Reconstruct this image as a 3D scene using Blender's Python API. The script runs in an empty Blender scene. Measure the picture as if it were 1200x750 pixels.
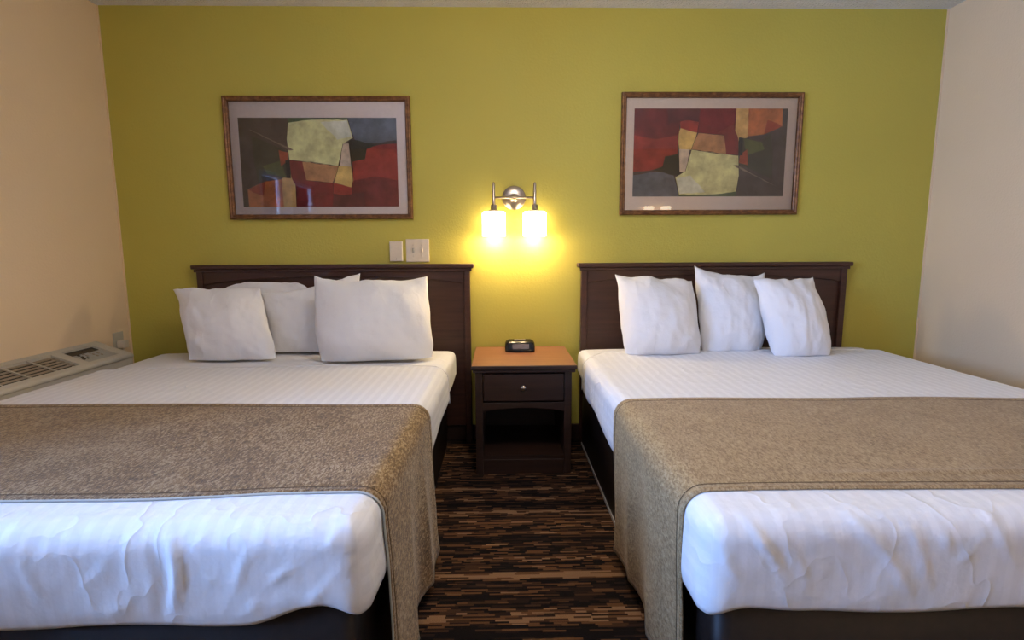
import bpy, bmesh, math, random
from mathutils import Vector, Matrix, noise
random.seed(7)
SC = bpy.context.scene
COL = SC.collection

# ------------------------------------------------------------------ helpers
def lin(c):
    return tuple(((v/255)/12.92 if v/255 <= .04045 else (((v/255)+.055)/1.055)**2.4) for v in c)

def link(o, parent=None, **props):
    COL.objects.link(o)
    if parent is not None: o.parent = parent
    for k, v in props.items(): o[k] = v
    return o

def empty(name, loc, label, cat, group=None):
    o = bpy.data.objects.new(name, None)
    o.location = loc; o.empty_display_size = .1
    COL.objects.link(o)
    o['label'] = label; o['category'] = cat
    if group: o['group'] = group
    return o

def finish(bm, name, mats, parent=None, smooth=False, off=None, bevel=0, seg=2, **props):
    me = bpy.data.meshes.new(name)
    if off is None and parent is not None: off = parent.location if parent.parent is None else parent.parent.location
    if off is not None:
        bmesh.ops.translate(bm, verts=bm.verts, vec=-Vector(off))
    bm.to_mesh(me); bm.free()
    if not isinstance(mats, (list, tuple)): mats = [mats]
    for m in mats: me.materials.append(m)
    if smooth:
        for p in me.polygons: p.use_smooth = True
    o = bpy.data.objects.new(name, me)
    link(o, parent, **props)
    if parent is None and off is not None: o.location = off
    if bevel:
        b = o.modifiers.new('bevel', 'BEVEL'); b.width = bevel; b.segments = seg
        b.limit_method = 'ANGLE'; b.angle_limit = math.radians(40)
    return o

def box(bm, x0, x1, y0, y1, z0, z1, mi=0):
    vs = [bm.verts.new((x, y, z)) for x in (x0, x1) for y in (y0, y1) for z in (z0, z1)]
    for f in ((0,1,3,2), (4,6,7,5), (0,4,5,1), (2,3,7,6), (0,2,6,4), (1,5,7,3)):
        fc = bm.faces.new([vs[i] for i in f]); fc.material_index = mi
    bmesh.ops.recalc_face_normals(bm, faces=bm.faces)

def lathe(bm, prof, cen, axis='Z', n=32, mi=0):
    """prof: list of (r, h) along the axis"""
    rings = []
    for r, h in prof:
        ring = []
        for i in range(n):
            a = 2*math.pi*i/n
            c, s = r*math.cos(a), r*math.sin(a)
            p = {'Z': (c, s, h), 'Y': (c, h, s), 'X': (h, c, s)}[axis]
            ring.append(bm.verts.new((p[0]+cen[0], p[1]+cen[1], p[2]+cen[2])))
        rings.append(ring)
    for a, b in zip(rings, rings[1:]):
        for i in range(n):
            f = bm.faces.new((a[i], a[(i+1) % n], b[(i+1) % n], b[i])); f.material_index = mi; f.smooth = True
    for ring in (rings[0], rings[-1]):
        try:
            f = bm.faces.new(ring); f.material_index = mi
        except ValueError: pass
    bmesh.ops.recalc_face_normals(bm, faces=bm.faces)

def tube(bm, pts, r, n=10, mi=0):
    pts = [Vector(p) for p in pts]; rings = []
    for i, p in enumerate(pts):
        d = (pts[min(i+1, len(pts)-1)] - pts[max(i-1, 0)]).normalized()
        up = Vector((0, 0, 1)) if abs(d.z) < .9 else Vector((0, 1, 0))
        a = d.cross(up).normalized(); b = d.cross(a)
        rings.append([bm.verts.new(p + r*(math.cos(t)*a + math.sin(t)*b)) for t in [2*math.pi*k/n for k in range(n)]])
    for A, B in zip(rings, rings[1:]):
        for i in range(n):
            f = bm.faces.new((A[i], A[(i+1) % n], B[(i+1) % n], B[i])); f.smooth = True; f.material_index = mi
    bm.faces.new(rings[0]); bm.faces.new(rings[-1])
    bmesh.ops.recalc_face_normals(bm, faces=bm.faces)

def prism_xz(bm, pts, y0, y1, mi=0):
    a = [bm.verts.new((x, y0, z)) for x, z in pts]; b = [bm.verts.new((x, y1, z)) for x, z in pts]
    bm.faces.new(a).material_index = mi; bm.faces.new(b[::-1]).material_index = mi
    n = len(pts)
    for i in range(n): bm.faces.new((a[i], a[(i+1) % n], b[(i+1) % n], b[i])).material_index = mi
    bmesh.ops.recalc_face_normals(bm, faces=bm.faces)

def ss(a, b, x):
    t = min(1, max(0, (x-a)/(b-a))); return t*t*(3-2*t)

# ------------------------------------------------------------------ materials
class NT:
    def __init__(s, name):
        s.m = bpy.data.materials.new(name); s.m.use_nodes = True
        s.t = s.m.node_tree; s.b = s.t.nodes['Principled BSDF']; s.out = s.t.nodes['Material Output']
    def n(s, kind, **kw):
        nd = s.t.nodes.new(kind)
        for k, v in kw.items():
            if k in nd.inputs: nd.inputs[k].default_value = v
            else: setattr(nd, k, v)
        return nd
    def l(s, a, b): s.t.links.new(a, b)
    def coord(s, which='Object'): return s.n('ShaderNodeTexCoord').outputs[which]
    def mapping(s, scale=(1,1,1), src=None, rot=(0,0,0)):
        mp = s.n('ShaderNodeMapping'); mp.inputs['Scale'].default_value = scale; mp.inputs['Rotation'].default_value = rot
        s.l(src or s.coord(), mp.inputs['Vector']); return mp.outputs[0]
    def noise(s, vec, scale, detail=3, rough=.5):
        nd = s.n('ShaderNodeTexNoise'); nd.inputs['Scale'].default_value = scale
        nd.inputs['Detail'].default_value = detail; nd.inputs['Roughness'].default_value = rough
        s.l(vec, nd.inputs['Vector']); return nd.outputs['Fac']
    def ramp(s, fac, stops, interp='LINEAR'):
        r = s.n('ShaderNodeValToRGB'); r.color_ramp.interpolation = interp
        e = r.color_ramp.elements
        while len(e) < len(stops): e.new(.5)
        for el, (p, c) in zip(e, stops): el.position = p; el.color = (*c, 1)
        s.l(fac, r.inputs[0]); return r.outputs[0]
    def bump(s, h, strength, dist=.01):
        b = s.n('ShaderNodeBump'); b.inputs['Strength'].default_value = strength; b.inputs['Distance'].default_value = dist
        s.l(h, b.inputs['Height']); s.l(b.outputs[0], s.b.inputs['Normal']); return b
    def math(s, op, a, b=None):
        m = s.n('ShaderNodeMath', operation=op)
        for i, v in enumerate((a, b)):
            if v is None: continue
            if isinstance(v, (int, float)): m.inputs[i].default_value = v
            else: s.l(v, m.inputs[i])
        return m.outputs[0]
    def set(s, **kw):
        for k, v in kw.items():
            k = k.replace('_', ' ')
            s.b.inputs[k].default_value = (*v, 1) if isinstance(v, tuple) and len(v) == 3 else v
        return s

def plain(name, c, rough=.5, metal=0, **kw):
    t = NT(name); t.set(Base_Color=c, Roughness=rough, Metallic=metal, **kw)
    f = t.noise(t.coord(), 60, 2)
    r = t.ramp(f, [(0, tuple(v*.93 for v in c)), (1, tuple(min(1, v*1.07) for v in c))])
    t.l(r, t.b.inputs['Base Color']); return t.m

def paint(name, c, bump=.25, scale=110):
    t = NT(name); t.set(Roughness=.62)
    co = t.coord()
    f = t.noise(co, 1.3, 3)
    t.l(t.ramp(f, [(.3, tuple(v*.96 for v in c)), (.7, tuple(v*1.03 for v in c))]), t.b.inputs['Base Color'])
    h = t.noise(co, scale, 2, .55)
    t.bump(h, bump, .006); return t.m

GREEN = paint('green_wall_paint', (.49, .42, .070), .22, 75)
BEIGE = paint('beige_wall_paint', (.77, .585, .375), .2, 90)
def popcorn():
    t = NT('textured_ceiling_plaster'); t.set(Roughness=.9, Base_Color=(.82, .80, .78))
    v = t.n('ShaderNodeTexVoronoi'); v.inputs['Scale'].default_value = 90; t.l(t.coord(), v.inputs['Vector'])
    t.bump(v.outputs['Distance'], .8, .01); return t.m
CEIL = popcorn()

def wood(name, a, b, rough=.35, axis='x', coat=0, sc=1):
    t = NT(name); t.set(Roughness=rough, Coat_Weight=coat, Coat_Roughness=.25)
    s = (2, 30, 30) if axis == 'x' else (30, 30, 2)
    v = t.mapping(tuple(q*sc for q in s))
    f = t.noise(v, 1.6, 6, .6)
    t.l(t.ramp(f, [(.3, a), (.7, b)]), t.b.inputs['Base Color'])
    t.bump(f, .08, .002); return t.m
DARKWOOD = wood('dark_walnut_wood', (.034, .0115, .007), (.066, .023, .0145), .42)
NIGHTWOOD = wood('espresso_wood', (.019, .0075, .0045), (.036, .014, .008), .5)
TOPWOOD = wood('brown_laminate_top', (.24, .095, .045), (.32, .135, .068), .38)
SATIN = plain('satin_nickel', (.56, .48, .40), .28, 1)
BLACK = plain('black_plastic', (.008, .008, .009), .22)
DARKGAP = plain('dark_recess', (.010, .009, .008), .8)
PTAC = plain('aged_beige_plastic', (.50, .46, .38), .42)
PTACSLAT = plain('tan_louver_plastic', (.30, .24, .17), .5)
IVORY = plain('ivory_plastic', (.66, .58, .47), .4)
GREYP = plain('grey_membrane', (.36, .35, .31), .5)
CLEAR = plain('white_window_vinyl', (.75, .75, .75), .4)
def basemat():
    t = NT('dark_brown_vinyl'); t.set(Roughness=.5, Specular_IOR_Level=.25)
    f = t.noise(t.coord(), 40, 4)
    t.l(t.ramp(f, [(.3, (.010, .006, .005)), (.7, (.015, .009, .007))]), t.b.inputs['Base Color'])
    t.bump(t.noise(t.coord(), 5, 2), .2, .02); return t.m
VINYL = basemat()
TRIM = plain('pale_metal_edge', (.42, .40, .38), .4)

def linen(name, stripes):
    t = NT(name); t.set(Roughness=.75, Base_Color=(.78, .775, .79), Sheen_Weight=.15)
    co = t.coord()
    w = t.noise(co, 14, 4, .55)
    w2 = t.noise(co, 45, 2, .5)
    h = t.math('ADD', t.math('MULTIPLY', w, .8), t.math('MULTIPLY', w2, .18))
    # thin sharp creases: ridges of a stretched noise, faded in and out by a second one
    rn = t.noise(t.mapping((1, 1, .55), co, (0, .5, .3)), 6.5, 2, .45)
    rg = t.math('POWER', t.math('SUBTRACT', 1.0, t.math('MULTIPLY', t.math('ABSOLUTE', t.math('SUBTRACT', rn, .5)), 4.0)), 9.0)
    rg2 = t.noise(co, 3.1, 1)
    h = t.math('ADD', h, t.math('MULTIPLY', t.math('MULTIPLY', t.math('MAXIMUM', rg, 0.0), rg2), .38+.3*stripes))
    t.bump(h, .42, .012)
    if stripes:
        at = t.n('ShaderNodeAttribute', attribute_name='across')
        sn = t.math('SINE', t.math('MULTIPLY', at.outputs['Fac'], 2*math.pi/.040))
        st = t.ramp(t.math('ADD', t.math('MULTIPLY', sn, 1.6), .1), [(0, (.0, .0, .0)), (1, (1, 1, 1))])
        mx = t.n('ShaderNodeMixRGB'); t.l(st, mx.inputs[0])
        mx.inputs[1].default_value = (.775, .77, .785, 1); mx.inputs[2].default_value = (.815, .81, .825, 1)
        t.l(mx.outputs[0], t.b.inputs['Base Color'])
        mr = t.n('ShaderNodeMapRange'); t.l(st, mr.inputs[0]); mr.inputs[3].default_value = .8; mr.inputs[4].default_value = .48
        t.l(mr.outputs[0], t.b.inputs['Roughness'])
    return t.m
LINEN = linen('white_cotton', False)
STRIPE = linen('white_satin_stripe_cotton', True)
PILLOW = linen('white_pillowcase_cotton', False)

def chenille(name, dark, mid, light, sheen):
    t = NT(name); t.set(Roughness=.7, Sheen_Weight=sheen, Sheen_Roughness=.35)
    t.b.inputs['Sheen Tint'].default_value = (.9, .88, .85, 1)
    co = t.coord()
    v = t.mapping((2.1, .8, 1.4), co, (0, 0, -.75))
    a = t.noise(v, 88, 6, .74)
    b = t.noise(co, 7, 3, .6)
    f = t.math('ADD', t.math('MULTIPLY', a, .85), t.math('MULTIPLY', b, .15))
    t.l(t.ramp(f, [(.41, dark), (.50, mid), (.60, light)]), t.b.inputs['Base Color'])
    t.bump(a, .35, .006); return t.m
SCARF_L = chenille('brown_chenille', (.072, .035, .009), (.205, .113, .036), (.40, .295, .17), .28)
SCARF_R = chenille('tan_chenille', (.20, .125, .053), (.31, .208, .100), (.43, .32, .175), .22)
SEAM = plain('dark_tan_thread', (.12, .075, .035), .8)
LINING = plain('pale_backing_cloth', (.42, .42, .38), .8)

def carpet():
    t = NT('striated_carpet'); t.set(Roughness=.95, Specular_IOR_Level=.1)
    sp = t.n('ShaderNodeSeparateXYZ'); t.l(t.coord(), sp.inputs[0])
    X, Y = sp.outputs[0], sp.outputs[1]
    row = t.math('FLOOR', t.math('DIVIDE', Y, .0082))
    wr = t.n('ShaderNodeTexWhiteNoise', noise_dimensions='1D'); t.l(row, wr.inputs['W'])
    ln = t.math('ADD', t.math('MULTIPLY', wr.outputs['Value'], .060), .030)
    seg = t.math('FLOOR', t.math('ADD', t.math('DIVIDE', X, ln), t.math('MULTIPLY', wr.outputs['Value'], 37.0)))
    cb = t.n('ShaderNodeCombineXYZ'); t.l(row, cb.inputs[0]); t.l(seg, cb.inputs[1])
    wc = t.n('ShaderNodeTexWhiteNoise', noise_dimensions='2D'); t.l(cb.outputs[0], wc.inputs['Vector'])
    # coarse bands of rows that share a tone
    band = t.n('ShaderNodeTexNoise', noise_dimensions='1D'); t.l(Y, band.inputs['W'])
    band.inputs['Scale'].default_value = 14; band.inputs['Detail'].default_value = 2
    f = t.math('ADD', t.math('MULTIPLY', wc.outputs['Value'], .62), t.math('MULTIPLY', t.math('SUBTRACT', band.outputs['Fac'], .5), 1.5))
    f = t.math('ADD', f, .17)
    col = t.ramp(f, [(0, (.007, .005, .005)), (.34, (.020, .011, .008)), (.48, (.050, .024, .013)), (.62, (.110, .050, .022)), (.78, (.225, .125, .064))], 'CONSTANT')
    t.l(col, t.b.inputs['Base Color'])
    t.bump(t.noise(t.coord(), 350, 2), .5, .004); return t.m
CARPET = carpet()

def bronze():
    t = NT('bronze_gilt_moulding'); t.set(Roughness=.42, Metallic=.35)
    f = t.noise(t.mapping((1, 1, 1)), 45, 5, .65)
    t.l(t.ramp(f, [(.3, (.075, .026, .010)), (.52, (.17, .072, .024)), (.72, (.30, .14, .05))]), t.b.inputs['Base Color']); return t.m
BRONZE = bronze()
MAT = plain('pinkish_mat_board', (.76, .65, .60), .8)

def ink(name, c, var=.5, scale=11):
    c = tuple(min(.85, v*1.4) for v in lin(c)); t = NT(name); t.set(Roughness=.8)
    f = t.noise(t.coord('Object'), scale, 6, .65)
    t.l(t.ramp(f, [(.25, tuple(v*(1-var) for v in c)), (.75, tuple(min(1, v*(1+var)) for v in c))]), t.b.inputs['Base Color']); return t.m

def glass():
    t = NT('thin_clear_glass')
    t.t.nodes.remove(t.b)
    tr = t.n('ShaderNodeBsdfTransparent'); gl = t.n('ShaderNodeBsdfGlossy'); gl.inputs['Roughness'].default_value = .02
    fr = t.n('ShaderNodeFresnel'); fr.inputs['IOR'].default_value = 1.5
    mx = t.n('ShaderNodeMixShader'); t.l(fr.outputs[0], mx.inputs[0]); t.l(tr.outputs[0], mx.inputs[1]); t.l(gl.outputs[0], mx.inputs[2])
    t.l(mx.outputs[0], t.out.inputs[0]); return t.m
GLASS = glass()

def glow(name, c, s):
    t = NT(name); t.set(Base_Color=(.9, .88, .82), Roughness=.35)
    t.b.inputs['Emission Color'].default_value = (*c, 1); t.b.inputs['Emission Strength'].default_value = s; return t.m
SHADE = glow('lit_opal_glass', (1, .80, .50), 9.0)
BULB = glow('lit_bulb', (1, .80, .50), 14)
FILLGLOW = glow('fill_lamp_glow', (1, .78, .55), 3.5)  # glow of the added fill lamp above the aisle

# ------------------------------------------------------------------ room
XL, XR, YF, ZC = -2.112, 2.444, -4.10, 2.395
WY0, WY1, WZ0, WZ1 = -3.26, -1.82, .85, 1.83       # window in the left wall
def struct(bm, name, m, **k): return finish(bm, name, m, kind='structure', **k)
b = bmesh.new(); box(b, XL-.12, XR+.12, YF-.12, .12, -.1, 0); struct(b, 'floor', CARPET)
b = bmesh.new(); box(b, XL-.12, XR+.12, YF-.12, .12, ZC, ZC+.1); struct(b, 'ceiling', CEIL)
b = bmesh.new(); box(b, XL-.12, XR+.12, 0, .12, 0, ZC); struct(b, 'wall_back', GREEN)
b = bmesh.new(); box(b, XR, XR+.12, YF, 0, 0, ZC); struct(b, 'wall_right', BEIGE)
b = bmesh.new(); box(b, XL-.12, XR+.12, YF-.12, YF, 0, ZC); struct(b, 'wall_front', BEIGE)
b = bmesh.new()
box(b, XL-.12, XL, YF, WY0, 0, ZC); box(b, XL-.12, XL, WY1, 0, 0, ZC)
box(b, XL-.12, XL, WY0, WY1, 0, WZ0); box(b, XL-.12, XL, WY0, WY1, WZ1, ZC)
struct(b, 'wall_left', BEIGE)
# thin caulk line down the two back corners
for nm, x in (('trim_1', XL+.004), ('trim_2', XR-.004)):
    b = bmesh.new(); box(b, x-.004, x+.004, -.006, 0, 0, ZC); struct(b, nm, BEIGE)
b = bmesh.new(); box(b, XL, XR, -.012, 0, 0, .09); struct(b, 'baseboard_back', NIGHTWOOD, bevel=.003)
b = bmesh.new(); box(b, XR-.012, XR, YF, -.012, 0, .09); struct(b, 'baseboard_right', NIGHTWOOD, bevel=.003)
b = bmesh.new(); box(b, XL, XL+.012, YF, -.012, 0, .09); struct(b, 'baseboard_left', NIGHTWOOD, bevel=.003)
# window
b = bmesh.new()
fw = .035
box(b, XL-.09, XL-.04, WY0, WY1, WZ0, WZ0+fw); box(b, XL-.09, XL-.04, WY0, WY1, WZ1-fw, WZ1)
box(b, XL-.09, XL-.04, WY0, WY0+fw, WZ0+fw, WZ1-fw); box(b, XL-.09, XL-.04, -1.97, WY1, WZ0+fw, WZ1-fw)
box(b, XL-.09, XL-.04, -2.66, -2.34, WZ0+fw, WZ1-fw)
win = struct(b, 'window_1', CLEAR, bevel=.003)
for ya, yb in ((WY0+fw, -2.66), (-2.34, -1.97)):
    b = bmesh.new(); box(b, XL-.067, XL-.063, ya, yb, WZ0+fw, WZ1-fw); finish(b, 'pane', GLASS, win, off=(0,0,0), label='clear window pane')

# ------------------------------------------------------------------ beds
class Bed:
    def __init__(s, x0, x1, y0, y1, zt, r, skewR, zbf, creases, seed):
        s.x0, s.x1, s.y0, s.y1, s.zt, s.r, s.skewR, s.zbf, s.creases, s.seed = x0, x1, y0, y1, zt, r, skewR, zbf, creases, seed
    def rounded(s, x, y, z, off, zlow=None):
        r = s.r
        qx = min(max(x, s.x0+r), s.x1-r); qy = min(max(y, s.y0+r), s.y1-r); qz = min(z, s.zt-r)
        if zlow is not None: qz = max(qz, zlow)
        d = Vector((x-qx, y-qy, z-qz)); L = d.length
        if L < 1e-6: return Vector((x, y, z)), Vector((0, 0, 1))
        n = d/L
        return Vector((qx, qy, qz)) + n*(r+off), n
    def warp(s, p, n, wr=1.0):
        x, y, z = p
        sx = (x-s.x0)/(s.x1-s.x0)
        x += s.skewR*ss(.6, 1, sx)*(-y)
        # soft crown and lumps of the bedding
        top = max(0, n.z)
        z += top*(.006*math.sin(math.pi*min(1, max(0, sx))) + .004*noise.noise(Vector((x*2.2, y*2.2, s.seed))))
        w = noise.noise(Vector((x*5, y*5, z*5+s.seed)))*.0045*(1-.75*top)
        w += noise.noise(Vector((x*11, y*11, z*11+s.seed)))*.0022*(1-.7*top)
        foot = max(0, -n.y)
        if foot > .3 and wr:
            for (ax, az, bx, bz, amp, wd) in s.creases:
                dx, dz = bx-ax, bz-az; L2 = dx*dx+dz*dz
                t = ((x-ax)*dx+(z-az)*dz)/L2; tc = min(1, max(0, t))
                # slightly bent line
                bend = .012*math.sin(tc*math.pi+ax*9)
                d = math.hypot(x-(ax+tc*dx)-bend, z-(az+tc*dz))
                w += foot*amp*math.exp(-(d/(wd*.62))**2)*math.sin(math.pi*min(1, max(0, .12+.76*tc)))
        return Vector((x, y, z)) + n*w*wr

def drape(bed, xa, xb, ybf, yend, off, name, mat, zb, parent=None, foot=True, nx=.0105, nz=22, left=True, right=True, tuck=.006, **props):
    """cloth over the mattress from head edge ybf(x) to the foot, with sides and foot hanging to zb(x, y)"""
    bm = bmesh.new(); lay = bm.verts.layers.float.new('across')
    NX = int((bed.x1-bed.x0)/nx); NY = int((ybf(0)-bed.y0)/nx)
    def mk(x, y, over):
        z = bed.zt-over
        p, n = bed.rounded(x, y, z, off)
        lowz = zb(x, y)
        t = over/max(.01, bed.zt-lowz)
        p = bed.warp(p, n)
        if tuck and t > .8: p -= Vector((n.x, n.y, 0))*tuck*((t-.8)/.2)**2
        v = bm.verts.new(p)
        sx = min(max(x, bed.x0), bed.x1)
        v[lay] = sx + (over if x >= bed.x1-1e-6 else -over if x <= bed.x0+1e-6 else 0)
        return v
    xs = [bed.x0+(bed.x1-bed.x0)*i/NX for i in range(NX+1)]
    G = []
    for x in xs:
        h = ybf(x); G.append([mk(x, h+(bed.y0-h)*j/NY, 0) for j in range(NY+1)])
    def fill(G):
        for A, B in zip(G, G[1:]):
            for j in range(len(A)-1):
                f = bm.faces.new((A[j], A[j+1], B[j+1], B[j])); f.smooth = True
    fill(G)
    for side, on in ((0, left), (1, right)):
        if not on: continue
        x = bed.x1 if side else bed.x0
        S = []
        for k in range(nz+1):
            row = []
            for j in range(NY+1):
                h0 = ybf(x)
                # head edge slants towards the headboard on the way down
                h = h0 + .03*(k/nz)
                y = h+(bed.y0-h)*j/NY
                row.append(mk(x, y, (bed.zt-zb(x, y))*k/nz))
            S.append(row)
        fill(S)
    if foot:
        S = []
        for k in range(nz+1):
            S.append([mk(x, bed.y0, (bed.zt-zb(x, bed.y0))*k/nz) for x in xs])
        fill(S)
    bmesh.ops.remove_doubles(bm, verts=bm.verts, dist=.0012)
    bmesh.ops.recalc_face_normals(bm, faces=bm.faces)
    o = finish(bm, name, mat, parent, smooth=True, **props)
    sd = o.modifiers.new('thick', 'SOLIDIFY'); sd.thickness = .003; sd.offset = -1
    return o

def fz(px): return -1.02+.00174*px
def cr(lst, s, ox):
    out = []
    for x0, y0, x1, y1, a, w in lst:
        X = lambda v: fz(ox+v/s); Z = lambda v: .367+(735-(450+v/s))*.00183
        out.append((X(x0), Z(y0), X(x1), Z(y1), a, w))
    return out
CRL = cr([(470,430,478,610,.012,.016), (430,450,430,640,-.008,.015), (560,450,770,350,.006,.010), (590,610,700,450,.006,.010),
          (700,560,850,480,.006,.010), (930,330,950,430,.010,.012), (980,290,900,380,.007,.010), (1000,330,870,470,.006,.010),
          (250,560,300,470,.005,.010), (100,440,130,600,.004,.010), (520,520,590,540,.006,.012), (640,640,720,590,.005,.010), (300,640,360,560,.005,.012),
          (820,620,960,500,.006,.014), (480,470,560,430,.006,.01)], 2.308, 0)
CRR = cr([(420,380,510,590,.009,.013), (540,480,575,610,.006,.010), (690,390,890,630,.010,.016), (840,400,960,620,.006,.012),
          (1090,350,1200,560,.008,.012), (950,440,1020,530,.006,.010), (1000,560,1110,470,.006,.010), (290,310,350,420,.010,.012),
          (1130,420,1090,480,.006,.010), (620,560,700,600,.005,.010), (350,470,390,600,.006,.014), (730,560,640,460,.005,.012)], 2.4, 700)
# extra folds to the right of the frame edge
CRR += [(1.2, .55, 1.35, .38, .007, .012), (1.5, .5, 1.42, .38, .006, .012), (1.75, .55, 1.9, .40, .008, .012)]
CRL += [(-1.3, .55, -1.4, .40, .007, .012), (-1.6, .55, -1.52, .40, .006, .012)]

def zbL(x, y):
    if y < -1.9:   # foot
        return .360 + .034*ss(-.50, -.34, x) - .026*ss(-.33, -.24, x) + .004*math.sin(x*14)
    return .385 + .012*math.sin(y*7) + .035*ss(-.5, -.05, y) - .012*ss(-1.6, -1.9, y)
def zbR(x, y):
    if y < -1.9:
        return .352 + .010*ss(.415, .5, x) + .012*math.exp(-((x-.50)/.07)**2) + .004*math.sin(x*13)
    return .375 + .012*math.sin(y*8+1) + .05*ss(-.6, -.15, y) - .018*ss(-1.6, -1.9, y)

BL = Bed(-1.895, -.236, -2.03, -.075, .568, .052, -.020, zbL, CRL, 3.1)
BR = Bed(.415, 2.065, -2.03, -.075, .568, .052, 0.0, zbR, CRR, 8.7)

def build_bed(bed, cx, label, sheet_label, foldf):
    root = empty('bed', (cx, -1.0, 0), label, 'bed', None)
    # mattress under its fitted sheet
    bm = bmesh.new(); lay = bm.verts.layers.float.new('across')
    xs = int((bed.x1-bed.x0)/.03); ys = int((bed.y1-bed.y0)/.03); zs = 12
    z0 = .36
    vd = {}
    def V(x, y, z):
        k = (round(x, 4), round(y, 4), round(z, 4))
        if k not in vd:
            p, n = bed.rounded(x, y, z, -.012, z0+.04)
            zb = bed.zbf(x, y)
            if z < bed.zt-.1: p.z = p.z + (zb+.004-z0)*(bed.zt-.1-z)/(bed.zt-.1-z0)
            vd[k] = bm.verts.new(bed.warp(p, n, .6))
        return vd[k]
    X = [bed.x0+(bed.x1-bed.x0)*i/xs for i in range(xs+1)]; Y = [bed.y0+(bed.y1-bed.y0)*i/ys for i in range(ys+1)]; Z = [z0+(bed.zt-z0)*i/zs for i in range(zs+1)]
    for A, B, f in ((X, Y, lambda a, b: V(a, b, bed.zt)), (X, Y, lambda a, b: V(a, b, z0)), (X, Z, lambda a, b: V(a, bed.y0, b)),
                    (X, Z, lambda a, b: V(a, bed.y1, b)), (Y, Z, lambda a, b: V(bed.x0, a, b)), (Y, Z, lambda a, b: V(bed.x1, a, b))):
        for a0, a1 in zip(A, A[1:]):
            for b0, b1 in zip(B, B[1:]):
                try: bm.faces.new((f(a0, b0), f(a1, b0), f(a1, b1), f(a0, b1))).smooth = True
                except ValueError: pass
    bmesh.ops.recalc_face_normals(bm, faces=bm.faces)
    finish(bm, 'mattress', LINEN, root, label='mattress in a plain white fitted sheet')
    # platform base with rounded corners
    bx0, bx1, by0, by1 = bed.x0+.045, bed.x1-.045, bed.y0+.035, bed.y1-.0
    if bed is BL: bx1 -= .03
    bm = bmesh.new()
    r = .035; pts = []
    for (cx_, cy_, a0) in ((bx1-r, by1-r, 0), (bx0+r, by1-r, 90), (bx0+r, by0+r, 180), (bx1-r, by0+r, 270)):
        for k in range(7):
            a = math.radians(a0+15*k); pts.append((cx_+r*math.cos(a), cy_+r*math.sin(a)))
    dense = []
    for (ax, ay), (qx, qy) in zip(pts, pts[1:]+pts[:1]):
        n = max(1, int(math.hypot(qx-ax, qy-ay)/.06))
        dense += [(ax+(qx-ax)*k/n, ay+(qy-ay)*k/n) for k in range(n)]
    pts = dense
    def topz(px, py):
        onfoot = py < by0+.05
        return bed.zbf(px, bed.y0 if onfoot else py)+.000
    rs = [[bm.verts.new((px, py, .012)) for px, py in pts], [bm.verts.new((px, py, topz(px, py))) for px, py in pts]]
    for A, B in zip(rs, rs[1:]):
        for i in range(len(pts)):
            bm.faces.new((A[i], A[(i+1) % len(pts)], B[(i+1) % len(pts)], B[i])).smooth = True
    bm.faces.new(rs[0][::-1]); bm.faces.new(rs[-1])
    finish(bm, 'bed_base', VINYL, root)
    bm = bmesh.new()
    e = .004
    for (ya, yb) in (((by0+.05, by0+.86), (by0+.875, by1-.03)) if bed is BR else ()):
        box(bm, bx0-e, bx0, ya, yb, 0, .014); box(bm, bx1, bx1+e, ya, yb, 0, .014)
    box(bm, bx0+.05, bx1-.05, by0-e, by0, 0, .014)
    box(bm, bx0+.01, bx1-.01, by0+.01, by1-.01, 0, .013)
    finish(bm, 'floor_trim', TRIM, root, label='thin pale metal strip along the foot of the base')
    drape_sheet(bed, foldf, sheet_label)      # striped top sheet
    return root

def drape_sheet(bed, foldf, lab):
    o = drape(bed, 0, 0, foldf, bed.y0, .002, 'top_sheet', STRIPE, bed.zbf)
    o['label'] = lab; o['category'] = 'bed sheet'
    # rolled hem along the turned edge
    bm = bmesh.new(); pts = []
    N = 60
    for i in range(-14, N+15):
        if i < 0: x, over = bed.x0, -i/14*.17
        elif i > N: x, over = bed.x1, (i-N)/14*.17
        else: x, over = bed.x0+(bed.x1-bed.x0)*i/N, 0
        y = foldf(x)+.03*(over/.19)
        p, n = bed.rounded(x, y, bed.zt-over, .0025)
        pts.append(bed.warp(p, n))
    tube(bm, pts, .0028, 6)
    finish(bm, 'hem', STRIPE, o, off=(0,0,0))
    return o

def foldL(x): return -.575 - .05*ss(-.32, -.236, x) - .02*ss(-1.6, -1.9, x)
def foldR(x): return -.280 - .13*(1-ss(.415, .56, x)) - .02*ss(1.9, 2.1, x)

build_bed(BL, -1.07, 'left queen bed of the two, nearest the wall air conditioner', 'white striped sheet tucked over the left bed beside the air conditioner', foldL)
build_bed(BR, 1.24, 'right queen bed of the two, against the side with the plain grey wall', 'white striped sheet tucked over the right bed near the plain right wall', foldR)

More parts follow.
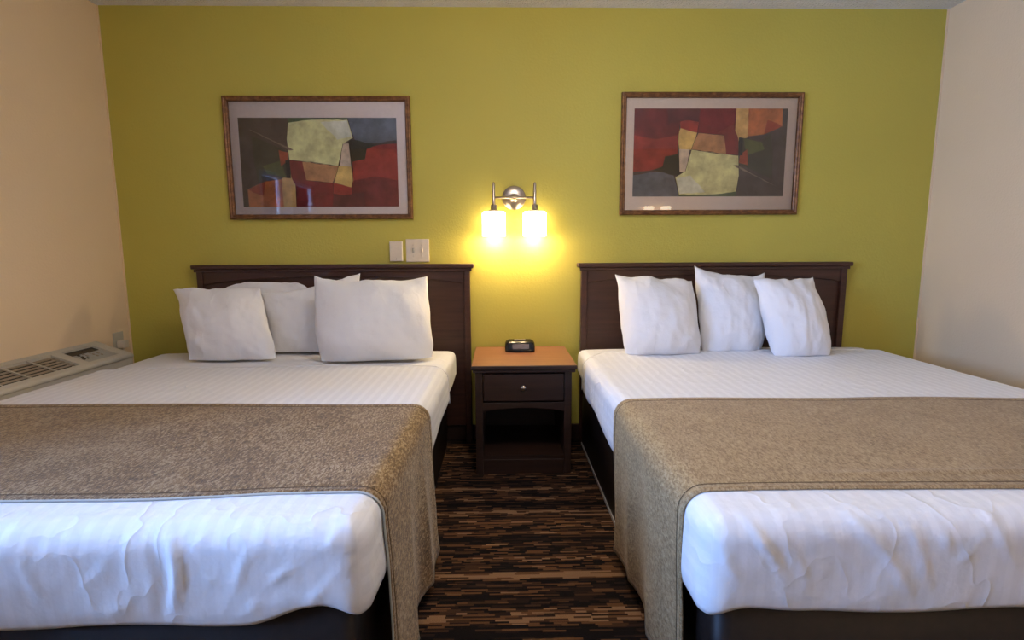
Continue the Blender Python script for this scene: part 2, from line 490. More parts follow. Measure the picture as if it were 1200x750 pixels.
# scarves (bed runners)
def scarf(bed, yb, yf, name, mat, side, low, flare, wave, lab, extra_crease=None):
    """yb/yf: functions of x (or hang depth) giving back and front edge; side: +1 hangs visibly on the x1 side, -1 on the x0 side"""
    th = .0055
    def pos(u, v, lift=0):
        # u: across arc coordinate, v: 0 back .. 1 front
        W = bed.x1-bed.x0
        over = 0; x = bed.x0+u
        if u < 0: over = -u; x = bed.x0
        if u > W: over = u-W; x = bed.x1
        y = yb(x)+(yf(x)-yb(x))*v
        z = bed.zt-over
        p, n = bed.rounded(x, y, z, th+lift)
        sgn = 1 if u > W else -1
        q = bed.warp(p, n, .55 if over == 0 else .5)
        if over > .06:
            t = min(1, (over-.06)/.45)
            q.x += sgn*flare*t
            q.x += sgn*t*(wave*math.sin(y*15+bed.seed)+.9*wave*(1-2*abs(math.sin(y*13+over*1.5+1.1*math.sin(y*5))))+.004*noise.noise(Vector((y*9, z*5, bed.seed))))
            q.y += .02*t*noise.noise(Vector((y*4, z*4, 5)))
        if extra_crease and over == 0:
            q.z += extra_crease(x, v)
        return q, n
    W = bed.x1-bed.x0
    def lowz(v):   # hem height above the floor
        return low(v)
    NV = 62
    US = []
    nh = 34; nt = int(W/.014)
    for i in range(nh+1): US.append(('a', 1-i/nh))
    for i in range(1, nt): US.append(('t', i/nt))
    for i in range(nh+1): US.append(('b', i/nh))
    bm = bmesh.new(); G = []
    for kind, t in US:
        row = []
        for j in range(NV+1):
            v = j/NV
            D = bed.zt-lowz(v)
            u = -D*t if kind == 'a' else W*t if kind == 't' else W+D*t
            # border stitch groove and padded edge
            D0 = D
            du = min(u+D, W+D-u); dv = min(v, 1-v)*.74
            d = min(du, dv)
            lift = -.0022*math.exp(-((d-.022)/.006)**2)+.0012*(1-ss(.0, .02, d))
            row.append(bm.verts.new(pos(u, v, lift)[0]))
        G.append(row)
    for A, B in zip(G, G[1:]):
        for j in range(NV):
            bm.faces.new((A[j], A[j+1], B[j+1], B[j])).smooth = True
    bmesh.ops.recalc_face_normals(bm, faces=bm.faces)
    o = finish(bm, name, [mat, LINING], smooth=True, label=lab, category='bed runner')
    sd = o.modifiers.new('thick', 'SOLIDIFY'); sd.thickness = .006; sd.offset = 0; sd.material_offset_rim = 0
    # piped hem all round
    bm = bmesh.new(); loop = []
    vv = [j/80 for j in range(81)]
    for v in vv: loop.append(pos(-(bed.zt-lowz(v)), v)[0])
    ts = [('a', 1-i/30) for i in range(1, 30)]+[('t', i/120) for i in range(121)]+[('b', i/30) for i in range(1, 30)]
    def at(k, t, v):
        D = bed.zt-lowz(v); return pos(-D*t if k == 'a' else W*t if k == 't' else W+D*t, v)[0]
    for k, t in ts: loop.append(at(k, t, 1))
    for v in vv[::-1]: loop.append(pos(W+(bed.zt-lowz(v)), v)[0])
    for k, t in ts[::-1]: loop.append(at(k, t, 0))
    tube(bm, loop+[loop[0]], .0030, 7)
    finish(bm, 'hem', LINING if bed is BL else mat, o, off=(0,0,0))
    # stitched line a finger's width inside the edge
    bm = bmesh.new(); loop = []
    iv = .030
    def ats(u, v): return pos(u, v, .0022)[0]
    D0 = [bed.zt-lowz(j/80)-.022 for j in range(81)]
    js = list(range(3, 78))
    for j in js: loop.append(ats(-D0[j], j/80))
    for k in range(1, 30): loop.append(ats(-D0[77]*(1-k/30), js[-1]/80))
    for k in range(0, 121): loop.append(ats(W*k/120, js[-1]/80))
    for k in range(1, 30): loop.append(ats(W+D0[77]*k/30, js[-1]/80))
    for j in js[::-1]: loop.append(ats(W+D0[j], j/80))
    for k in range(1, 30): loop.append(ats(W+D0[3]*(1-k/30), js[0]/80))
    for k in range(0, 121): loop.append(ats(W*(1-k/120), js[0]/80))
    for k in range(1, 30): loop.append(ats(-D0[3]*k/30, js[0]/80))
    tube(bm, loop+[loop[0]], .0011, 5)
    finish(bm, 'stitching', SEAM, o, off=(0,0,0), label='darker stitched line')
    return o

scarf(BL, lambda x: -1.195+.02*math.sin(x*3)+.015*ss(-1.5, -1.9, x), lambda x: -1.915+.03*ss(-.9, -.3, x), 'bed_runner', SCARF_L, 1,
      lambda v: .05+.05*(1-ss(0, .12, v))+.04*ss(.9, 1, v), .020, .011,
      'mottled brown runner across the left bed with pale piped edge')
def crease(x, v):
    d = v-(.87+.03*math.sin(x*2.2))
    return .006*math.exp(-(d/.012)**2)*ss(.65, .95, x)
scarf(BR, lambda x: -1.175-.02*ss(.5, 1.3, x)-.02*ss(1.3, 2, x), lambda x: -1.90-.03*ss(.6, 1.6, x), 'bed_runner', SCARF_R, -1,
      lambda v: .05+.06*(1-ss(0, .12, v))+.03*ss(.9, 1, v), -.004, .008,
      'tan runner across the right bed with stitched border and crease near its front', crease)

# ------------------------------------------------------------------ pillows
def pillow(name, TL, TR, BR_, BL_, th, pinch, seed, label, group, zfloor=.5755, rough=1.0, bulge=0.0, ymax=-.07):
    TL, TR, BR_, BL_ = map(Vector, (TL, TR, BR_, BL_))
    cen = (TL+TR+BR_+BL_)/4
    nrm = ((TR-TL+BR_-BL_).cross(TL-BL_+TR-BR_)).normalized()
    if nrm.y > 0: nrm = -nrm
    NU, NVv = 56, 44
    bm = bmesh.new()
    ct, crr, cb, cl = pinch
    def P(u, v, side):
        # pull the edges in between the corners (negative = bowed out)
        uu = u*(1-(crr if u > 0 else cl)*(1-abs(v)**5)*abs(u))
        vv = v*(1-(ct if v > 0 else cb)*(1-abs(u)**5)*abs(v))
        uu *= 1-.055*ss(.55, 1, -v)*abs(u)**3
        vv += .05*ss(.3, 1, -v)*abs(u)**6
        a, b2 = (uu+1)/2, (vv+1)/2
        p = (BL_*(1-a)+BR_*a)*(1-b2)+(TL*(1-a)+TR*a)*b2
        e = max(0, (1-u**4)*(1-v**4))
        prof = (max(0, 1-abs(u)**2.2)*max(0, 1-abs(v)**2.2))**.6
        prof *= 1+.18*(-v)
        t = th*.70*prof
        s = Vector((u*3.1, v*2.4, seed))
        w = noise.noise(s)*.012 + noise.noise(s*2.3)*.005
        # puckers radiating from corners and seams
        rad = 0
        for cu, cv in ((-1, -1), (1, -1), (1, 1), (-1, 1)):
            du, dv = u-cu, (v-cv)*.8
            rr = math.hypot(du, dv); an = math.atan2(dv, du)
            rad += math.sin(an*17+seed*3+cu*2+cv)*math.exp(-((rr-.35)/.28)**2)
        seam = math.sin(u*26+seed+3*noise.noise(Vector((u*3, seed, 0))))*math.exp(-((1-abs(v))/.10)**2)
        seam2 = math.sin(v*20+seed)*math.exp(-((1-abs(u))/.10)**2)
        t += e*(w+rough*(.0018*rad+.0026*(seam+seam2)))*(.9 if side > 0 else .5)
        q = p+nrm*t*side
        # soft uneven outline
        ex = max(abs(u), abs(v))**4
        q.x += ex*.009*noise.noise(Vector((u*2.2, v*2.6, seed+3)))
        q.z += ex*.012*noise.noise(Vector((u*2.6, v*2.2, seed+6)))
        # edge flutter
        ed = 1-e
        q += nrm*.007*math.sin(u*7+seed+v*5)*ed
        q.z += ed*.004*noise.noise(Vector((u*6, v*6, seed+9)))
        if q.z < zfloor: q.z = zfloor + (q.z-zfloor)*.02
        if q.y > ymax: q.y = ymax+(q.y-ymax)*.02
        return q
    grids = {}
    for side in (1, -1):
        g = []
        for i in range(NU+1):
            u = -math.cos(math.pi*i/NU); u = u*.55+(2*i/NU-1)*.45
            g.append([])
            for j in range(NVv+1):
                v = -math.cos(math.pi*j/NVv); v = v*.55+(2*j/NVv-1)*.45
                edge = i in (0, NU) or j in (0, NVv)
                if side == -1 and edge: g[-1].append(grids[1][i][j])
                else: g[-1].append(bm.verts.new(P(u, v, side)))
        grids[side] = g
        for i in range(NU):
            for j in range(NVv):
                bm.faces.new((g[i][j], g[i+1][j], g[i+1][j+1], g[i][j+1])).smooth = True
    bmesh.ops.recalc_face_normals(bm, faces=bm.faces)
    base = Vector((cen.x, cen.y, min(v.co.z for v in bm.verts)))
    return finish(bm, name, PILLOW, off=base, label=label, category='pillow', group=group)

GL, GR = 'pillows on the left bed', 'pillows on the right bed'
pillow('pillow', (-1.52,-.085,.905), (-1.07,-.085,.905), (-1.09,-.13,.66), (-1.42,-.13,.66), .05, (-.30,-.05,.02,-.05), 4.2,
       'white pillow mostly hidden behind the two leftmost pillows, only its rounded top showing', GL)
pillow('pillow', (-1.700,-.245,.918), (-1.255,-.23,.915), (-1.115,-.39,.560), (-1.570,-.395,.555), .125, (-.02,.02,-.03,.07), 1.3,
       'leftmost white pillow on the left bed, its top left corner pointing out past the headboard', GL)
pillow('pillow', (-1.285,-.175,.883), (-.765,-.115,.985), (-.755,-.18,.565), (-1.235,-.21,.552), .075, (.06,.05,-.02,.06), 6.4,
       'white pillow leaning behind the large one nearest the nightstand, right corner poking up behind it', GL)
pillow('pillow', (-.940,-.335,.984), (-.384,-.265,.978), (-.330,-.395,.558), (-.898,-.455,.552), .165, (.09,.02,-.02,-.01), 2.6,
       'large white pillow nearest the nightstand on the left bed', GL)
pillow('pillow', (.610,-.21,.985), (1.030,-.20,.948), (1.052,-.33,.560), (.634,-.35,.556), .18, (.035,.03,-.02,.02), 5.1,
       'white pillow on the right bed nearest the nightstand', GR)
pillow('pillow', (1.050,-.15,1.022), (1.455,-.13,.978), (1.405,-.27,.560), (1.068,-.28,.556), .13, (.13,.02,-.01,.01), 3.3,
       'middle pillow of the three on the right bed, its left corner standing tallest', GR)
pillow('pillow', (1.318,-.305,.957), (1.640,-.265,.960), (1.698,-.40,.562), (1.380,-.42,.552), .16, (.02,-.02,-.03,.0), 7.9,
       'white pillow on the right bed nearest the plain right wall', GR)

# ------------------------------------------------------------------ headboards
def headboard(x0, x1, label):
    root = empty('headboard', ((x0+x1)/2, -.03, 0), label, 'headboard', 'dark wood headboards behind the beds')
    zt = 1.012
    a0, a1 = x0+.022, x1-.022
    bm = bmesh.new(); box(bm, a0+.02, a1-.02, -.034, -.014, .10, zt-.01); finish(bm, 'panel', DARKWOOD, root)
    bm = bmesh.new()
    st = .034
    box(bm, a0, a0+st, -.052, -.014, 0.0, zt)
    finish(bm, 'stile', DARKWOOD, root, bevel=.003)
    bm = bmesh.new(); box(bm, a1-st, a1, -.052, -.014, 0.0, zt)
    finish(bm, 'stile', DARKWOOD, root, bevel=.003)
    # arched top rail
    bm = bmesh.new(); pts = [(a0+st, zt), (a1-st, zt)]
    N = 28
    for i in range(N+1):
        t = 1-i/N; x = a0+st+(a1-a0-2*st)*t
        pts.append((x, .925+.042*(1-(2*t-1)**2)**.8))
    prism_xz(bm, pts, -.046, -.0345)
    finish(bm, 'top_rail', DARKWOOD, root, bevel=.003)
    bm = bmesh.new(); box(bm, x0, x1, -.068, -.001, zt+.0005, 1.036)
    finish(bm, 'cap_moulding', DARKWOOD, root, bevel=.006, seg=3)
    bm = bmesh.new(); box(bm, x0+.012, x1-.012, -.058, -.0525, zt-.016, zt)
    finish(bm, 'cove_strip', DARKWOOD, root, bevel=.002)
headboard(-1.705, -.15, 'dark walnut headboard behind the left bed, below the switch plates')
headboard(.432, 1.99, 'dark walnut headboard behind the right bed')

# ------------------------------------------------------------------ nightstand
ns = empty('nightstand', (.11, -.27, 0), 'dark brown nightstand with one drawer and open arched niche between the beds', 'nightstand')
NX0, NX1, NF, NB = -.128, .345, -.500, -.02
bm = bmesh.new(); box(bm, -.147, .369, -.522, -.015, .536, .5565); finish(bm, 'top', NIGHTWOOD, ns, bevel=.005, seg=3)
bm = bmesh.new(); box(bm, -.1435, .3655, -.5185, -.018, .5566, .558); finish(bm, 'top_laminate', TOPWOOD, ns, bevel=.0007, label='reddish brown laminate surface')
bm = bmesh.new(); box(bm, -.140, .361, -.514, -.018, .520, .536); finish(bm, 'top_moulding', NIGHTWOOD, ns, bevel=.004)
for xa, xb in ((NX0, NX0+.036), (NX1-.036, NX1)):
    bm = bmesh.new(); box(bm, xa, xb, NF, NB, 0, .520); finish(bm, 'side_panel', NIGHTWOOD, ns, bevel=.003)
bm = bmesh.new(); box(bm, NX0+.036, NX1-.036, NB-.012, NB, .03, .515); finish(bm, 'back_panel', NIGHTWOOD, ns)
bm = bmesh.new(); box(bm, NX0+.036, NX1-.036, NF+.006, NB-.012, .075, .095); finish(bm, 'niche_floor', NIGHTWOOD, ns)
bm = bmesh.new(); box(bm, NX0+.036, NX1-.036, NF+.004, NF+.022, 0, .075); finish(bm, 'plinth', NIGHTWOOD, ns, bevel=.002)
bm = bmesh.new(); box(bm, NX0+.036, NX1-.036, NF+.022, NB-.012, .352, .362); finish(bm, 'niche_ceiling', NIGHTWOOD, ns)
bm = bmesh.new(); pts = [(NX0+.036, .368), (NX1-.036, .368)]
for i in range(21):
    t = 1-i/20; pts.append((NX0+.036+(NX1-NX0-.072)*t, .318+.022*(1-(2*t-1)**2)**.7))
prism_xz(bm, pts, NF+.002, NF+.020); finish(bm, 'arched_rail', NIGHTWOOD, ns, bevel=.002)
bm = bmesh.new(); box(bm, NX0+.040, NX1-.040, NF-.004, NF+.018, .376, .512)
dr = finish(bm, 'drawer', NIGHTWOOD, ns, bevel=.004, seg=3)
bm = bmesh.new(); lathe(bm, [(.005, 0), (.005, -.012), (.013, -.016), (.0145, -.021), (.011, -.026), (.004, -.028)], (.106, NF-.004, .447), 'Y', 20)
finish(bm, 'knob', SATIN, dr, off=ns.location, label='silver round knob')

# ------------------------------------------------------------------ alarm clock
ck = empty('alarm_clock', (.103, -.13, .558), 'small black digital alarm clock on the nightstand', 'clock')
bm = bmesh.new()
def loftx(bm, prof, x0, x1, r):
    """profile in (y,z) lofted along x with shrunken rounded ends"""
    rings = []
    cy = sum(p[0] for p in prof)/len(prof); cz = min(p[1] for p in prof)
    for x, s in ((x0, .72), (x0+r*.3, .88), (x0+r, 1), (x1-r, 1), (x1-r*.3, .88), (x1, .72)):
        rings.append([bm.verts.new((x, cy+(y-cy)*s, cz+(z-cz)*s)) for y, z in prof])
    for A, B in zip(rings, rings[1:]):
        for i in range(len(prof)): bm.faces.new((A[i], A[(i+1) % len(prof)], B[(i+1) % len(prof)], B[i])).smooth = True
    bm.faces.new(rings[0]); bm.faces.new(rings[-1])
    bmesh.ops.recalc_face_normals(bm, faces=bm.faces)
loftx(bm, [(-.190, .5585), (-.196, .566), (-.190, .585), (-.178, .604), (-.168, .613), (-.150, .619), (-.110, .619), (-.085, .612), (-.075, .590), (-.075, .5585)], .022, .184, .022)
finish(bm, 'case', BLACK, ck, bevel=.003, seg=3)
DISP = plain('dim_display', (.045, .016, .018), .4)
bm = bmesh.new()
P4 = [(.062, -.1985, .578), (.152, -.1985, .578), (.152, -.1850, .603), (.062, -.1850, .603)]
vs = [bm.verts.new(p) for p in P4]; vs2 = [bm.verts.new((p[0], p[1]+.008, p[2]-.004)) for p in P4]
bm.faces.new(vs); bm.faces.new(vs2[::-1])
for i in range(4): bm.faces.new((vs[i], vs[(i+1) % 4], vs2[(i+1) % 4], vs2[i]))
bmesh.ops.recalc_face_normals(bm, faces=bm.faces)
finish(bm, 'display', DISP, ck, label='dim reddish display window')
bm = bmesh.new(); box(bm, .072, .134, -.160, -.142, .617, .6225); finish(bm, 'snooze_bar', SATIN, ck, bevel=.002, label='shiny long snooze button')

# ------------------------------------------------------------------ framed pictures
ART = [  # colour, polygon in left-picture zoom pixels (x 152..937, y 193..632)
 ((74,62,56), [(152,193),(400,193),(395,400),(395,490),(270,505),(178,545)]),
 ((86,90,98), [(697,193),(937,193),(937,300),(850,315),(760,322),(727,300),(710,250)]),
 ((52,50,36), [(697,300),(727,300),(800,318),(850,330),(780,345),(775,395),(712,408),(700,380)]),
 ((132,48,38), [(712,408),(775,395),(785,345),(850,325),(937,318),(937,560),(770,560),(704,567)]),
 ((104,40,36), [(704,567),(715,500),(830,480),(937,500),(937,632),(770,632),(760,575)]),
 ((92,44,40), [(600,632),(605,560),(704,567),(760,560),(770,632)]),
 ((148,56,44), [(603,565),(610,512),(640,520),(700,535),(704,567),(660,575)]),
 ((70,84,52), [(400,193),(697,193),(695,203),(520,203),(400,222)]),
 ((172,104,62), [(178,545),(270,505),(395,490),(418,632),(180,632)]),
 ((150,66,44), [(180,545),(270,505),(255,575),(205,560)]),
 ((206,156,100), [(352,490),(402,470),(430,540),(418,632),(355,632)]),
 ((62,60,46), [(215,280),(375,350),(378,488),(280,468),(235,512),(218,400)]),
 ((84,86,50), [(262,430),(350,400),(376,485),(280,468)]),
 ((150,72,48), [(345,350),(392,362),(386,405),(352,430)]),
 ((116,36,34), [(395,400),(462,408),(475,500),(610,512),(602,632),(418,632),(428,540),(400,480)]),
 ((30,26,26), [(375,400),(397,400),(398,490),(378,488)]),
 ((166,122,84), [(460,408),(638,430),(607,512),(475,500)]),
 ((205,160,96), [(640,428),(703,430),(712,500),(700,535),(612,512)]),
 ((188,168,150), [(668,318),(697,318),(704,432),(648,430)]),
 ((226,196,138), [(400,218),(520,203),(695,203),(718,290),(668,320),(638,428),(395,398),(388,300)]),
 ((226,208,172), [(560,215),(692,206),(712,285),(640,300)]),
 ((112,96,84), [(200,250),(215,252),(420,350),(402,352)]),
]
INK = [ink('ink_%d' % i, c) for i, (c, p) in enumerate(ART)]
CHAR = ink('ink_charcoal', (46,34,30), .3)
def subdiv_outline(poly, rnd):
    out = []
    for (a, b2) in zip(poly, poly[1:]+poly[:1]):
        L = math.hypot(b2[0]-a[0], b2[1]-a[1]); n = max(1, int(L/22))
        for k in range(n):
            t = k/n; x = a[0]+(b2[0]-a[0])*t; y = a[1]+(b2[1]-a[1])*t
            if k: x += rnd.uniform(-2.2, 2.2); y += rnd.uniform(-2.2, 2.2)
            out.append((min(937, max(152, x)), min(632, max(193, y))))
    return out
def picture(corn, artbox, flip, label):
    """corn: outer x0,x1,z0,z1; artbox: printed area"""
    x0, x1, z0, z1 = corn
    root = empty('framed_picture', ((x0+x1)/2, -.015, z0), label, 'picture', 'framed abstract prints over the beds')
    # mitred moulding: profile (inset, y)
    prof = [(0, -.001), (0, -.020), (.004, -.027), (.010, -.028), (.016, -.024), (.022, -.025), (.027, -.020), (.028, -.012), (.028, -.001)]
    bm = bmesh.new(); rings = []
    for cx_, cz_, sx, sz in ((x0, z0, 1, 1), (x1, z0, -1, 1), (x1, z1, -1, -1), (x0, z1, 1, -1)):
        rings.append([bm.verts.new((cx_+sx*d, y, cz_+sz*d)) for d, y in prof])
    for i in range(4):
        A, B = rings[i], rings[(i+1) % 4]
        for k in range(len(prof)):
            bm.faces.new((A[k], A[(k+1) % len(prof)], B[(k+1) % len(prof)], B[k]))
    bmesh.ops.recalc_face_normals(bm, faces=bm.faces)
    finish(bm, 'frame', BRONZE, root, bevel=.0012)
    i = .0275
    bm = bmesh.new(); box(bm, x0+i, x1-i, -.006, -.002, z0+i, z1-i); finish(bm, 'mat_board', MAT, root, label='pinkish white mat board')
    ax0, ax1, az0, az1 = artbox
    bm = bmesh.new(); rnd = random.Random(3)
    def T(x, y):
        u, v = (x-152)/785, 1-(y-193)/439
        if flip: u, v = 1-u, 1-v
        return ax0+(ax1-ax0)*u, az0+(az1-az0)*v
    lay = 0
    f = bm.faces.new([bm.verts.new((T(x, y)[0], -.0064, T(x, y)[1])) for x, y in ((152,193),(937,193),(937,632),(152,632))]); f.material_index = 0
    for k, (c, poly) in enumerate(ART):
        y = -.0065-.00006*k
        pts = subdiv_outline(poly, rnd)
        vs = [bm.verts.new((T(px, py)[0], y, T(px, py)[1])) for px, py in pts]
        f = bm.faces.new(vs); f.material_index = k
    # sketchy charcoal lines
    for ln in ([(388,400),(500,408),(640,430),(612,515)], [(697,203),(722,300),(700,318),(712,440),(704,567)], [(398,222),(388,300),(396,400)], [(475,500),(612,514)], [(668,320),(640,425)], [(612,515),(606,570)], [(200,252),(300,300),(395,350)]):
        pts = [T(*p) for p in ln]
        for a, b2 in zip(pts, pts[1:]):
            d = Vector((b2[0]-a[0], 0, b2[1]-a[1])); nn = Vector((-d.z, 0, d.x)).normalized()*.0013
            y = -.0082
            q = [Vector((a[0], y, a[1]))+nn, Vector((a[0], y, a[1]))-nn, Vector((b2[0], y, b2[1]))-nn*.6, Vector((b2[0], y, b2[1]))+nn*.6]
            f = bm.faces.new([bm.verts.new(p) for p in q]); f.material_index = len(ART)
    bmesh.ops.triangulate(bm, faces=[f for f in bm.faces if len(f.verts) > 4])
    for f in bm.faces:
        f.normal_update()
        if f.normal.y > 0: f.normal_flip()
    finish(bm, 'print', INK+[CHAR], root, label='abstract print of cream, red and grey blocks')
    bm = bmesh.new(); box(bm, x0+i, x1-i, -.0125, -.0105, z0+i, z1-i); finish(bm, 'glass', GLASS, root, label='clear glass front')
picture((-1.490, -.484, 1.284, 1.938), (-1.417, -.563, 1.353, 1.827), False, 'framed abstract print over the left bed, cream block at its top centre')
picture((.668, 1.672, 1.302, 1.960), (.741, 1.593, 1.404, 1.877), True, 'framed abstract print over the right bed, cream block at its bottom centre')

# ------------------------------------------------------------------ wall sconces
def sconce(loc, face, label):
    """loc: backplate centre on the wall; face = -1 faces the room from the back wall, +1 from the opposite wall"""
    root = empty('wall_sconce', loc, label, 'wall lamp')
    cx, cy, cz = loc; s = -face
    bm = bmesh.new(); lathe(bm, [(.066, 0), (.066, face*.008), (.063, face*.012), (.030, face*.0145), (.014, face*.017), (.010, face*.045), (.004, face*.05)], loc, 'Y', 40)
    finish(bm, 'backplate', SATIN, root)
    yb = cy+face*.075
    bm = bmesh.new(); tube(bm, [(cx-.110, yb, cz-.004), (cx+.110, yb, cz-.004)], .0062, 12)
    tube(bm, [(cx, cy+face*.02, cz-.004), (cx, yb, cz-.004)], .008, 12)
    finish(bm, 'crossbar', SATIN, root)
    for sx in (-1, 1):
        x = cx+sx*.112
        bm = bmesh.new(); lathe(bm, [(.002, .078), (.0085, .072), (.0085, -.055), (.0085, -.07)], (x, yb, cz), 'Z', 16)
        ar = finish(bm, 'arm', SATIN, root)
        bm = bmesh.new(); lathe(bm, [(.012, -.040), (.017, -.044), (.017, -.068), (.034, -.074), (.036, -.080), (.02, -.080)], (x, yb, cz), 'Z', 24)
        finish(bm, 'socket', SATIN, root)
        zt, zb = cz-.079, cz-.212
        R, r = .064, .060
        bm = bmesh.new(); lathe(bm, [(.020, zt), (R-.008, zt), (R, zt-.008), (R, zb), (r, zb), (r, zt-.010), (.022, zt-.004)], (x, yb, 0), 'Z', 40)
        finish(bm, 'shade', SHADE, root, label='lit frosted white glass shade')
        bm = bmesh.new(); lathe(bm, [(.006, zt-.02), (.013, zt-.03), (.026, zt-.065), (.028, zt-.080), (.020, zt-.100), (.004, zt-.108)], (x, yb, 0), 'Z', 20)
        finish(bm, 'bulb', BULB, root)
        L = bpy.data.lights.new('sconce_light', 'POINT'); L.energy = SCONCE_W; L.color = (1, .73, .42); L.shadow_soft_size = .03
        lo = bpy.data.objects.new('sconce_light', L); lo.location = (x, yb, zb-.005); COL.objects.link(lo)
SCONCE_W = 5.5
sconce((.077, -.0005, 1.398), -1, 'two-shade satin nickel sconce lit on the green wall above the nightstand')
sconce((2.055, YF+.0005, 1.735), 1, 'two-shade sconce on the opposite wall, seen only as a reflection in the right picture glass')

# ------------------------------------------------------------------ switch plates
def plate(x0, x1, z0, z1, th=.006):
    bm = bmesh.new(); box(bm, x0, x1, -th, -.0005, z0, z1); return bm
sp = empty('switch_plate', (-.584, -.004, 1.051), 'narrow ivory wall plate left of the wide one above the left headboard', 'wall plate')
finish(plate(-.621, -.549, 1.051, 1.161, .018), 'cover', IVORY, sp, bevel=.003)
bm = bmesh.new(); lathe(bm, [(.0028, -.018), (.0028, -.0195)], (-.584, 0, 1.064), 'Y', 12); finish(bm, 'indicator', BLACK, sp, label='tiny dark dot')
sp = empty('switch_plate', (-.466, -.004, 1.046), 'wide ivory double switch plate above the right end of the left headboard', 'wall plate')
finish(plate(-.531, -.401, 1.046, 1.174, .008), 'cover', IVORY, sp, bevel=.003)
for x in (-.490, -.442):
    bm = bmesh.new(); box(bm, x-.006, x+.006, -.0095, -.008, 1.098, 1.124); box(bm, x-.004, x+.004, -.017, -.009, 1.108, 1.120)
    finish(bm, 'toggle', GREYP if x < -.45 else IVORY, sp, bevel=.001)
    for z in (1.080, 1.141):
        bm = bmesh.new(); lathe(bm, [(.0035, -.008), (.003, -.0095)], (x, 0, z), 'Y', 10); finish(bm, 'screw', SATIN, sp)

# ------------------------------------------------------------------ air conditioner
ac = empty('air_conditioner', (-2.02, -.81, 0), 'beige through-wall air conditioner under the left wall beside the bed', 'air conditioner')
AY0, AY1 = -1.36, -.262
AX0, AX1 = XL+.001, -1.925
ZW, ZF = .652, .586
sl = (ZF-ZW)/(AX1-AX0)
def top_z(x): return ZW+sl*(x-AX0)
bm = bmesh.new()
# housing: cross-section in x,z, with cut-outs made from separate strips on the slanted top
def slab(bm, xa, xb, ya, yb, drop=0.0, depth=.02, mi=0):
    za, zb = top_z(xa)-drop, top_z(xb)-drop
    vs = [bm.verts.new(p) for p in ((xa, ya, za), (xb, ya, zb), (xb, yb, zb), (xa, yb, za), (xa, ya, za-depth), (xb, ya, zb-depth), (xb, yb, zb-depth), (xa, yb, za-depth))]
    for f in ((0,1,2,3), (7,6,5,4), (0,4,5,1), (1,5,6,2), (2,6,7,3), (3,7,4,0)): bm.faces.new([vs[k] for k in f]).material_index = mi
    bmesh.ops.recalc_face_normals(bm, faces=bm.faces)
GX0, GX1 = AX0+.028, AX1-.024
GY0, GY1 = AY0+.03, -.575
CY0, CY1 = -.520, -.325
slab(bm, AX0, GX0, AY0, AY1); slab(bm, GX1, AX1, AY0, AY1)
slab(bm, GX0, GX1, AY0, GY0); slab(bm, GX0, GX1, GY1, CY0); slab(bm, GX0, GX1, CY1, AY1)
bmesh.ops.remove_doubles(bm, verts=bm.verts, dist=.0001)
box(bm, AX0, AX1-.001, AY0+.001, AY1-.001, .27, ZF-.022)
box(bm, AX0, AX0+.02, AY0, AY1, ZF-.03, ZW-.021)
box(bm, AX0+.02, AX1-.03, AY1-.03, AY1-.001, ZF-.03, ZF-.004)
# rounded nose along the front edge and the free end
tube(bm, [(AX1-.006, AY0, ZF-.012), (AX1-.006, AY1, ZF-.012)], .012, 14)
tube(bm, [(AX0+.004, AY1-.004, ZW-.011), (AX1-.006, AY1-.004, ZF-.012)], .011, 14)
finish(bm, 'housing', PTAC, ac, bevel=.003)
bm = bmesh.new(); slab(bm, GX0, GX1, GY0, GY1, .024, .004)
finish(bm, 'grille_well', DARKGAP, ac)
bm = bmesh.new()
for k in range(6):
    x = GX0+.012+(GX1-GX0-.024)*k/5
    slab(bm, x-.0065, x+.0065, GY0, GY1, .010, .003)
finish(bm, 'louvers', PTACSLAT, ac, bevel=.001, label='tan louver blades')
y = GY1-.125
while y > GY0:
    bm = bmesh.new(); slab(bm, GX0, GX1, y-.003, y+.003, .002, .006); y -= .13
    finish(bm, 'grille_rib', PTAC, ac)
bm = bmesh.new(); slab(bm, GX0, GX1, CY0, CY1, .012, .005); cp = finish(bm, 'control_panel', GREYP, ac, label='recessed grey control panel')
bm = bmesh.new(); slab(bm, GX0+.001, GX0+.036, CY0+.004, CY1-.004, .0105, .003); finish(bm, 'display', BLACK, ac, label='dark display strip')
for k, (xx, yy, w) in enumerate([(.072,-.47,.010), (.090,-.47,.010), (.072,-.44,.008), (.090,-.44,.008), (.108,-.485,.012), (.108,-.46,.009), (.072,-.40,.006), (.09,-.40,.006), (.108,-.40,.006), (.072,-.37,.006), (.09,-.37,.006), (.108,-.37,.006)]):
    bm = bmesh.new(); slab(bm, AX0+xx-.005, AX0+xx+.005, yy-w*.6, yy+w*.6, .0095, .003)
    finish(bm, 'button', BLACK if k in (0, 1, 4, 5) else PTACSLAT, ac)
# outlet with plug at the corner end of the unit
ot = empty('wall_outlet', (XL, -.10, .60), 'beige wall outlet with a plugged in cord by the back left corner', 'outlet')
bm = bmesh.new(); box(bm, XL+.0005, XL+.007, -.137, -.063, .556, .672); finish(bm, 'cover', PTAC, ot, bevel=.002)
pg = empty('power_plug', (XL+.02, -.10, .59), 'beige power plug in the outlet beyond the air conditioner', 'plug')
bm = bmesh.new(); box(bm, XL+.0075, XL+.045, -.122, -.078, .585, .628)
finish(bm, 'plug_body', IVORY, pg, bevel=.005)
bm = bmesh.new(); tube(bm, [(XL+.03, -.10, .585), (XL+.032, -.10, .54), (XL+.03, -.12, .45), (XL+.03, -.18, .36), (XL+.03, -.255, .32)], .005, 8)
finish(bm, 'cord', IVORY, pg)

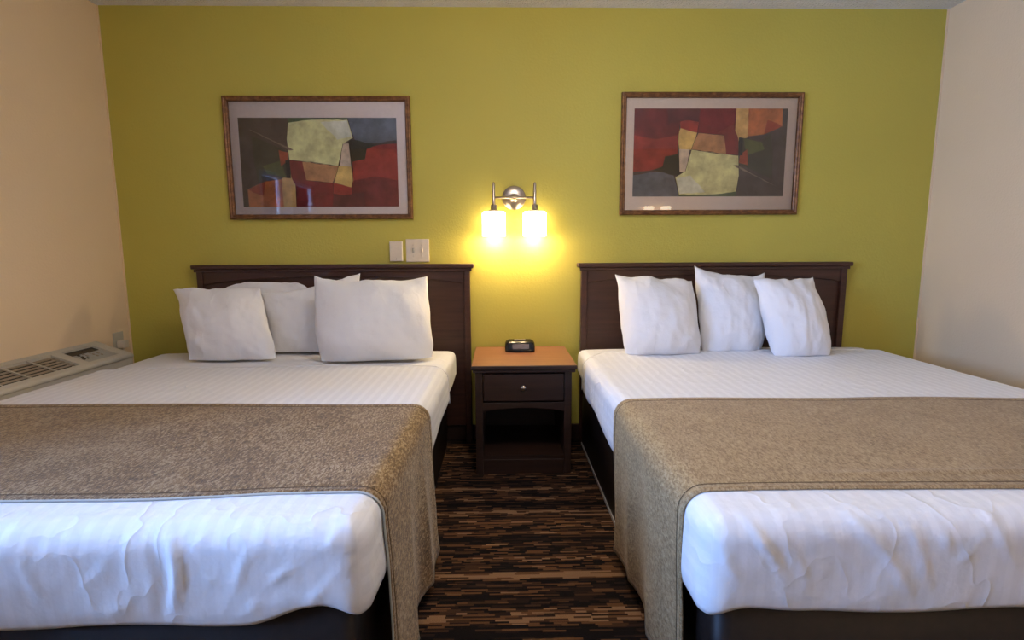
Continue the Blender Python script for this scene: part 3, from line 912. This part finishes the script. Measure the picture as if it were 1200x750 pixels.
# ------------------------------------------------------------------ unseen fill lamp, added over the aisle to light walls and bed tops
LX, LY = .16, -1.75
cl = empty('added_fill_lamp', (LX, LY, ZC), 'unseen round fill lamp added on the ceiling over the aisle between the two beds', 'added fill light')
bm = bmesh.new(); lathe(bm, [(.17, ZC-.001), (.17, ZC-.02), (.160, ZC-.024)], (LX, LY, 0), 'Z', 40); finish(bm, 'base_ring', SATIN, cl)
bm = bmesh.new(); lathe(bm, [(.158, ZC-.0245), (.15, ZC-.05), (.11, ZC-.08), (.05, ZC-.094), (.004, ZC-.097)], (LX, LY, 0), 'Z', 40); finish(bm, 'diffuser', FILLGLOW, cl)
L = bpy.data.lights.new('added_fill_light', 'POINT'); L.shadow_soft_size = .12; L.energy = 30; L.color = (1, .90, .79)
lo = bpy.data.objects.new('added_fill_light', L); lo.location = (LX, LY, ZC-.235); COL.objects.link(lo)

# ------------------------------------------------------------------ daylight
w = bpy.data.worlds.new('sky'); SC.world = w; w.use_nodes = True
bg = w.node_tree.nodes['Background']; bg.inputs[0].default_value = (.26, .48, 1.0, 1); bg.inputs[1].default_value = 56.0
P = bpy.data.lights.new('window_portal', 'AREA'); P.shape = 'RECTANGLE'; P.size = WY1-WY0; P.size_y = WZ1-WZ0
P.cycles.is_portal = True
po = bpy.data.objects.new('window_portal', P); po.location = (XL-.10, (WY0+WY1)/2, (WZ0+WZ1)/2)
po.rotation_euler = Vector((1, 0, 0)).to_track_quat('-Z', 'Y').to_euler()
# width must run along Y
po.rotation_euler = (math.radians(90), 0, math.radians(-90))
COL.objects.link(po)

# ------------------------------------------------------------------ camera
F_PX = 622.0
th = math.atan(84/F_PX); yaw = .021; roll = .0045
Fw = Vector((math.sin(yaw)*math.cos(th), math.cos(yaw)*math.cos(th), -math.sin(th)))
R0 = Vector((math.cos(yaw), -math.sin(yaw), 0)); U0 = R0.cross(Fw)
Rr = R0*math.cos(roll)-U0*math.sin(roll); Ur = Rr.cross(Fw)
cam = bpy.data.cameras.new('camera'); cam.sensor_width = 36; cam.lens = F_PX/1200*36; cam.clip_start = .02
co = bpy.data.objects.new('camera', cam)
M = Matrix((Rr, Ur, -Fw)).transposed().to_4x4(); M.translation = Vector((0, -3.03, 1.12))
co.matrix_world = M; COL.objects.link(co); SC.camera = co

SC.view_settings.view_transform = 'Standard'; SC.view_settings.look = 'None'
SC.view_settings.gamma = 1; SC.view_settings.use_curve_mapping = False
SC.view_settings.exposure = 0.0
